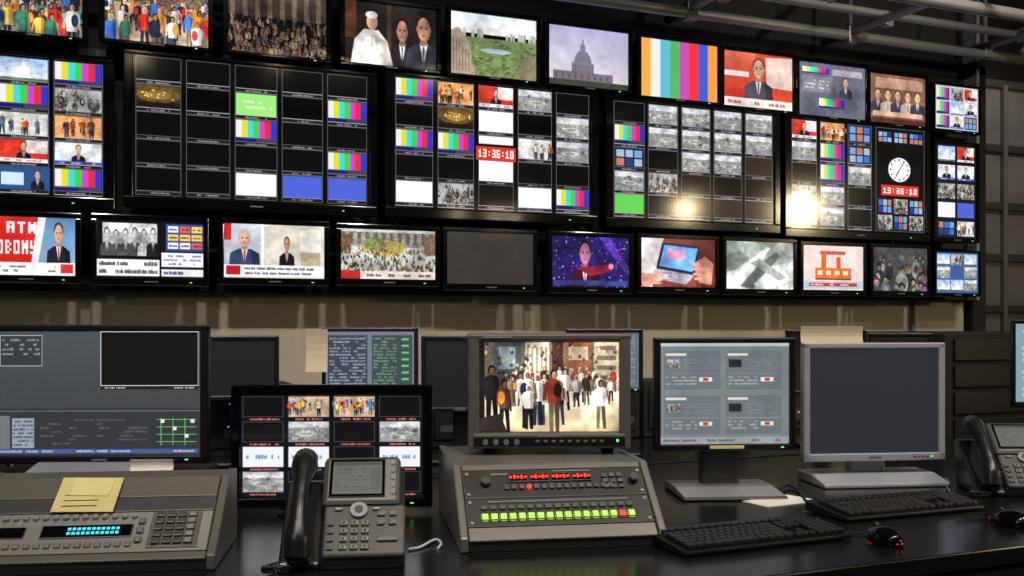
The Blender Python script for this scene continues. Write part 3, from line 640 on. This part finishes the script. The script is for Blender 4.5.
def centre(b,w,L):
    def panel(y0,y1,m): b.box((0,(y0+y1)/2,.004),(w,y1-y0,.008),m,.002)
    panel(.0,.036,CONS); panel(.038,.114,PANB); panel(.116,.196,PANB); panel(.198,L,CONS)
    for y in (.048,.104,.127,.186):
        for sx in (-1,1): b.cyl((sx*(w/2-.01),y,.008),(sx*(w/2-.01),y,.010),.004,SIL,seg=10)
    n=17
    for i in range(n):
        x=-w/2+.04+i*(w-.09)/(n-1); m=BTR if i==15 else BTG
        b.box((x,.06,.011),(.0175,.019,.008),m,.002)
        b.box((x,.087,.011),(.015,.011,.006),BTD,.002)
    b.box((0,.104,.009),(w-.1,.005,.002),MGR)
    for i in range(4):
        x=-w*.2+i*.05; b.box((x,.17,.01),(.046,.024,.006),BLKG,.002)
        for k in range(5): b.box((x-.017+k*.0085,.171,.0135),(.0055,.010 if k%2 else .006,.002),LEDR)
    for i in range(15):
        b.box((-w*.27+i*.0175,.143,.011),(.012,.012,.007),BTD if i%3 else (LEDR if i in(3,) else DGR),.002)
    for i in range(3):
        for j in range(3): b.box((w*.28+i*.018,.14+j*.016,.011),(.013,.011,.006),[MGR,BTD,DGR][(i+j)%3],.002)
    b.cyl((w*.44,.158,.008),(w*.44,.158,.024),.011,DGR,.010,20); b.cyl((-w*.38,.158,.008),(-w*.38,.158,.022),.012,DGR,.010,20)
    b.box((-w*.3,.184,.009),(.04,.004,.001),KEYG); b.box((w*.1,.19,.009),(.09,.003,.001),KEYG)
RI=.142
console('rack_control_console',565,549,.16,.465,RI,.16,.52,CONS,centre)
d=2.52; p=W(549,HV,d); zt=.751+.018+RI+.008
e=empty('broadcast_monitor',(p.x,p.y,zt),-TH+.02)
w=.408; h=CZ-.011*d-zt
b0=h*.17; sh=h*.74
make_screen('screen',crowdhot(),.352,sh,e,(0,-.004,b0+sh/2+.004),SG,1.05)
b=B(); fz1=b0+sh+.006
b.box((0,.006,(fz1+h)/2),(w+.006,.05,h-fz1),BRDG,.007); b.box((0,.006,b0*.5+.008),(w-.02,.055,b0-.012),BRDG,.007)
for sx in (-1,1):
    x0,x1=sorted((sx*.1755,sx*w/2)); b.prism([(-.019,.012),(-.019,h-.004),(.03,h-.004),(.03,.012)],x0,x1,BRDG,.005)
b.box((-.13,-.0205,(fz1+h)/2),(.075,.002,.004),KEYG)
b.done('bezel',e)
b=B(); b.box((0,.15,h*.52),(w-.02,.24,h*.9),DGR,.015,tap=(.85,.85))
for x in (-.15,.15):
    for y in (.03,.22): b.box((x,y,.006),(.03,.03,.012),BLKM)
b.done('housing',e)
b=B()
b.box((0,-.022,.032),(w-.03,.004,.024),BLK,.001)
for i in range(9): b.box((-.03+i*.02,-.025,.034),(.012,.005,.007),MGR,.001)
for i in range(4): b.cyl((-.16+i*.026,-.02,.032),(-.16+i*.026,-.034,.032),.007,MGR,seg=14)
b.box((.17,-.025,.035),(.006,.003,.006),LEDG); b.box((0,-.0225,b0-.004),(.06,.001,.006),KEYG); b.done('controls',e)

CY=mat('lcd_cyan',rgb(60,200,220),.4,emit=.8)
LR,LN=.135,.2
def leftp(b,w,L):
    def panel(y0,y1,m,x0=-w/2,x1=w/2): b.box(((x0+x1)/2,(y0+y1)/2,.004),(x1-x0,y1-y0,.008),m,.002)
    panel(0,.02,TAN); panel(.022,.135,PANS); panel(.137,.178,DGR); panel(.18,L,TAN)
    b.box((.0,.08,.009),(.18,.036,.004),BLKG,.002)
    for k in range(11):
        for j in range(2): b.box((-.035+k*.0095,.074+j*.012,.0115),(.0065,.007,.001),CY)
    for k in range(17): b.cyl((-w/2+.02+k*.0195,.119,.008),(-w/2+.02+k*.0195,.119,.016),.0066,SIL,.0055,14)
    for k in range(17): b.box((-w/2+.02+k*.0195,.042,.010),(.013,.013,.005),PUT,.002)
    b.box((-w/2+.07,.08,.009),(.11,.032,.003),BLKG,.002)
    b.box((w/2-.072,.08,.009),(.1,.1,.004),TAN,.002)
    for r in range(5):
        for q in range(4): b.box((w/2-.104+q*.0215,.044+r*.0185,.014),(.017,.014,.008),DGR if q<3 else KEYG,.002)
    for q in range(3): b.box((w/2-.14,.052+q*.026,.012),(.014,.014,.006),MGR if q else PUT,.002)
LU,LV,LY=78,574,.13
console('router_control_console',LU,LV,LY,.53,LR,LN,.3,TAN,leftp)
p0,_=deskpt(LU,LV); RM=Matrix.Translation((p0.x,p0.y,.751))@Matrix.Rotation(-TH+LY,4,'Z')@Matrix.Translation((0,0,.018))@Matrix.Rotation(math.atan2(LR,LN),4,'X')
b=B(); b.M=RM; b.box((-.02,.18,.0175),(.125,.1,.0012),YEL,rot=(.03,0,-.03)); b.box((-.015,.2,.0205),(.08,.05,.001),mat('paper_yellow2',rgb(222,212,150),.8),rot=(.05,0,-.06))
for i in range(3): b.box((-.03,.168-.016*i+.01,.0187),(.07,.0015,.0004),DGR)
b.done('sticky_note')
p=W(150,474,2.4); sheet('paper_note',p,.1,.035,(-.3,0,-TH+.1),PAPER)

# ------------------------------------------------------------ phones
def phone(u,v,dyaw,A=50):
    p,d=deskpt(u,v); e=empty('desk_phone',(p.x,p.y,.751),-TH+dyaw)
    A=math.radians(A); FR=Matrix.Translation((0,-.075,.022))@Matrix.Rotation(A,4,'X')
    PH=mat('phone_grey',rgb(74,73,71),.4,.15); PD=mat('phone_dark',rgb(28,28,29),.32); PS=mat('phone_silver_trim',rgb(122,121,118),.35,.3)
    b=B(); tz=.022+.235*math.sin(A)-.012; ty=-.075+.235*math.cos(A)
    b.prism([(-.085,0),(-.085,.02),(ty,tz),(ty+.02,tz),(.1,0)],-.045,.125,PD,.005)
    b.prism([(-.085,0),(-.085,.012),(ty-.01,tz-.025),(ty+.015,tz-.025),(.1,0)],-.128,-.045,PD,.005); b.done('base',e)
    b=B(); b.M=FR
    b.box((.042,.055,.008),(.168,.125,.016),PH,.006)
    b.box((.034,.175,.012),(.164,.128,.024),PS,.012)
    b.box((.0245,.178,.0255),(.118,.098,.003),BLKG,.002)
    b.done('face',e)
    cvp=Cv(56,42,rgb(98,102,96)); cvp.rect(0,0,1,.12,rgb(60,64,60)); cvp.lines(.06,.18,.7,.95,7,rgb(64,66,62),.5); cvp.rect(.78,.2,.98,.9,rgb(84,88,84))
    o=make_screen('display',cvp,.104,.084,e,(0,0,0),SM,.7)
    o.matrix_local=FR@Matrix.Translation((.0245,.178,.0275))@Matrix.Rotation(-math.pi/2,4,'X')
    b=B(); b.M=FR
    for r in range(4):
        for q in range(3): b.box((.0+q*.022,.012+r*.019,.0185),(.017,.013,.006),PS,.003); b.box((.0+q*.022,.012+r*.019,.0218),(.005,.006,.0006),PD)
    for r in range(5): b.cyl((.1,.14+r*.019,.022),(.1,.14+r*.019,.027),.006,KEYG,.005,12)
    for r in range(4): b.box((-.027,.012+r*.019,.0185),(.014,.011,.005),DGR,.002)
    b.cyl((.03,.1,.016),(.03,.1,.024),.019,SIL,.018,24); b.cyl((.03,.1,.024),(.03,.1,.026),.009,DGR,seg=20)
    for r in range(2):
        for q in range(2): b.box((.076+q*.024,.07+r*.022,.0185),(.017,.013,.006),MGR,.003)
    b.box((.09,.03,.0185),(.045,.012,.006),MGR,.003); b.box((.066,.104,.019),(.016,.008,.004),SIL,.002); b.box((-.012,.104,.019),(.016,.008,.004),SIL,.002)
    b.done('buttons',e)
    b=B(); b.M=FR
    b.tube([(-.088,-.012,.022),(-.088,.02,.042),(-.088,.06,.054),(-.088,.11,.058),(-.088,.16,.054),(-.088,.2,.042),(-.088,.232,.022)],.0165,PD,16,radii=[.026,.027,.019,.0165,.019,.027,.026])
    for y in (.0,.22): b.cyl((-.088,y,.012),(-.088,y,.03),.026,PD,.024,24)
    b.done('handset',e)
    b=B(); P=[]
    for i in range(90):
        t=i/89; a=t*2*math.pi*20; P.append((-.1-.05*math.sin(t*3.1)+.006*math.cos(a),-.11-.03*math.sin(t*3.1)+.06*t,.010+.006*math.sin(a)))
    b.tube(P,.002,PD,6); b.done('coiled_cord',e)
    return e
phone(345,560,.10,45)
phone(1012,492,-.12,41)

# ------------------------------------------------------------ keyboards, mice
def keyboard(u,v,rz):
    p,d=deskpt(u,v); e=empty('keyboard',(p.x,p.y,.751),rz)
    b=B(); w,dp=.455,.165
    b.prism([(-dp/2,.002),(-dp/2,.012),(dp/2,.03),(dp/2,.002)],-w/2,w/2,BLK,.003)
    for sx in (-1,1): b.box((sx*.18,dp/2-.02,.003),(.03,.012,.006),BLKM)
    b.done('case',e)
    b=B(); ang=math.atan2(.018,dp); b.M=Matrix.Translation((0,-dp/2,.012))@Matrix.Rotation(ang,4,'X')
    U=.019
    def k(x,y,w_=1,h_=1): b.box((x,y,.005),(U*w_-.003,U*h_-.003,.010),KEY,.0022)
    x0=-w/2+.014
    for r in range(5):
        y=.02+r*U
        xs=[[1.25,1.25,1.25,6.25,1.25,1.25,1.25,1.25],[2.25]+[1]*10+[2.75],[1.75]+[1]*11+[2.25],[1.5]+[1]*12+[1.5],[1]*13+[2]][r]
        x=x0
        for q in xs: k(x+q*U/2,y,q); x+=q*U
        xn=x0+15.3*U
        if r in (0,3,4):
            for q in range(3): k(xn+(q+.5)*U,y)
        if r==1: k(xn+1.5*U,y)
        xp=x0+18.6*U
        for q in range(4):
            if xp+(q+1)*U<w/2-.004: k(xp+(q+.5)*U,y)
    y=.02+5.4*U
    for q in range(16): k(x0+(q*1.12+.5)*U,y,1,.8)
    b.done('keys',e)
    b=B()
    b.tube([(0,dp/2-.005,.012),(.02,dp/2+.03,.006),(.08,dp/2+.05,.005),(.12,dp/2+.06,.005)],.0025,BLKM); b.done('cable',e)
keyboard(749,541,math.radians(1)); keyboard(895,511,math.radians(-1))
def mouse(u,v,rz,m2=LEDR):
    p,d=deskpt(u,v); e=empty('computer_mouse',(p.x,p.y,.751),rz)
    b=B(); b.sph((0,0,.008),.055,BLKG,(.58,1,.55),28)
    bmesh.ops.bisect_plane(b.bm,geom=b.bm.verts[:]+b.bm.edges[:]+b.bm.faces[:],plane_co=(0,0,.001),plane_no=(0,0,-1),clear_outer=True)
    b.cyl((-.004,.03,.031),(.004,.03,.031),.01,DGR,seg=14); b.box((0,.053,.01),(.012,.003,.005),m2); b.box((.0,-.051,.008),(.02,.006,.006),m2,.002)
    b.done('shell',e)
    b=B(); b.tube([(0,.05,.012),(.01,.08,.005),(-.02,.1,.004),(.0,.12,.004)],.002,BLKM); b.done('cable',e)
mouse(884,543,-.1); mouse(1012,526,.2)

# ------------------------------------------------------------ papers & cables
p,_=deskpt(778,502); b=B(); b.box((0,0,.0015),(.17,.1,.002),PAPER); b.box((.015,.01,.003),(.17,.09,.001),PAPER,rot=(0,0,.12)); b.done('paper_stack',None,(p.x,p.y,.75),(0,0,.1))
def cable(name,pts,r,m):
    b=B(); b.tube([tuple(deskpt(u,v)[0]+Vector((0,0,r+.001+zz))) for u,v,zz in pts],r,m); b.done(name)
cable('white_cable',[(408,551,0),(420,549,0),(435,543,.004),(441,545,0),(438,550,0)],.003,WCAB)
cable('power_cable',[(778,494,.006),(788,488,.004),(798,492,0),(803,499,0),(806,503,0)],.004,BLKM)
cable('power_cable',[(946,480,0),(950,484,0),(947,489,.004),(950,494,0)],.0035,MGR)

# ------------------------------------------------------------ ceiling rig
b=B()
def px(v1024,y):
    d=y/(C-.512*S); return CZ+(HV-v1024)/F*d
for v_,y,r in ((60,4.0,.026),(36,3.8,.02),(16,3.2,.026)):
    z=px(v_,y); b.cyl((-2.9,y,z),(8.5,y,z),r,STEEL)
za=px(60,4.0)
for u,v in ((850,36),(690,12),(985,50)):
    xq,dq=onplane(u,4.0); z=CZ+(HV-v)/F*dq+.02
    b.cyl((xq,-3,z),(xq,4.2,z),.022,STEEL)
    b.cyl((xq,4.0,za),(xq,4.0,CH),.012,STEEL); b.box((xq,4.0,z-.02),(.06,.06,.09),MGR,.008); b.box((xq+.05,3.8,z+.01),(.05,.05,.07),MGR,.008)
b.cyl((3.2,3.8,px(36,3.8)),(4.6,3.3,3.9),.016,STEEL); b.cyl((4.7,4.0,za),(6.2,4.8,3.6),.016,STEEL); b.cyl((2.6,3.8,px(36,3.8)),(3.4,3.8,3.7),.016,STEEL)
b.done('ceiling_lighting_rig')

# ------------------------------------------------------------ right side beyond the wall
B().box((4.72,4.37,CH/2),(.1,.2,CH),BLKM,.004).done('pillar')
GP=mat('partition_grey',rgb(112,110,110),.5,scale=4,var=.25)
e=empty('partition_panel',(6.9,5.75,0)); b=B()
b.box((0,0,1.55),(3.4,.06,3.1),GP,.004); b.done('panel',e); b=B()
for z in (.05,.95,1.35,1.75,2.15,2.6,3.1): b.box((0,-.045,z),(3.4,.03,.06),DGR,.004)
for i in range(6): b.box((-1.68+i*.672,-.045,1.55),(.05,.035,3.1),MGR,.004)
b.done('rails',e)
b=B(); b.sph((-1.35,-.1,1.9),.04,mat('small_lamp',(1,.9,.7),.5,emit=4,var=0)); b.box((-1.35,-.06,1.9),(.06,.06,.12),MGR,.004); b.done('bulkhead_lamp',e)
b=B(); b.box((0,0,.6),(.8,.6,1.2),BLKM,.01)
for i in range(9): b.box((0,-.305,.12+i*.125),(.7,.02,.1),PANB,.003); b.box((random.uniform(-.3,.3),-.317,.12+i*.125),(.012,.004,.006),random.choice([LEDG,LEDR,LEDB]))
b.done('equipment_rack',None,(4.05,3.78,0.001),(0,0,-.03))

# ------------------------------------------------------------ lights
LC=(1,.9,.79)
def ceil_spot(x,y,z,tx,ty,tz,e_,ang=70,r=.05,col=LC):
    e=empty('ceiling_spotlight',(x,y,z)); dv=(Vector((tx,ty,tz))-Vector((x,y,z))).normalized(); q=dv.to_track_quat('-Z','Y')
    b=B(); b.M=q.to_matrix().to_4x4(); b.cyl((0,0,-.02),(0,0,.14),.07,BLKM,.05,24); b.M=Matrix.Identity(4); b.cyl((0,0,.05),(0,0,CH-z),.012,STEEL); b.done('housing',e)
    l=bpy.data.lights.new('lamp','SPOT'); l.energy=e_; l.spot_size=math.radians(ang); l.spot_blend=.7; l.shadow_soft_size=r; l.color=col
    o=bpy.data.objects.new('lamp',l); sc.collection.objects.link(o); o.parent=e; o.rotation_euler=q.to_euler(); o.location=dv*.03
for x in (-.6,.8,2.2,3.6): ceil_spot(x,.6,4.05,x*.85+.3,3.0,.8,205,75,.08)
for x in (0.0,1.6,3.3): ceil_spot(x,2.5,3.6,x+.2,4.0,.9,65,80)
ceil_spot(-1.6,.2,2.6,.6,2.4,.8,45,75,.1)
ceil_spot(6.2,4.2,3.8,6.0,5.7,1.9,80,100)  # added spot, only there to light the partition panel
ceil_spot(3.4,1.2,3.0,4.4,4.0,3.3,110,95)  # extra spot aimed upward, added to brighten the rig pipes
def globe(u,v,y,r,st):
    a=(u-512)/F; t=(2*YS-y)/(C-a*S); x=t*(S+a*C); z=CZ+(HV-v)/F*t
    e=empty('pendant_globe_lamp',(x,y,z)); b=B(); b.sph((0,0,0),r,mat('lamp_glow_%d'%st,(1,.9,.7),.5,emit=st,var=0)); b.done('globe',e); b=B(); b.cyl((0,0,r*.9),(0,0,CH-z),.01,BLKM); b.cyl((0,0,r*.9),(0,0,r*1.3),.05,BLKM,.03); b.done('stem',e)
globe(799,210,-1.5,.17,150); globe(685,209,-1.5,.1,110)
for u,v in ((457,214),(512,218),(494,217)): globe(u,v,-1.5,.035,60)
for u,v in ((138,58),(276,58),(430,77),(342,60)): globe(u,v,-.3,.03,60)
wd=bpy.data.worlds.new('World'); sc.world=wd; wd.use_nodes=True; wd.node_tree.nodes['Background'].inputs[0].default_value=(.5,.5,.5,1); wd.node_tree.nodes['Background'].inputs[1].default_value=.05

# ------------------------------------------------------------ camera
cam=bpy.data.cameras.new('Camera'); cam.lens=F/1024*36; cam.sensor_width=36; cam.shift_y=(HV-288)/1024
co=bpy.data.objects.new('Camera',cam); sc.collection.objects.link(co); co.location=(0,0,CZ); co.rotation_euler=(math.pi/2,0,-TH); sc.camera=co
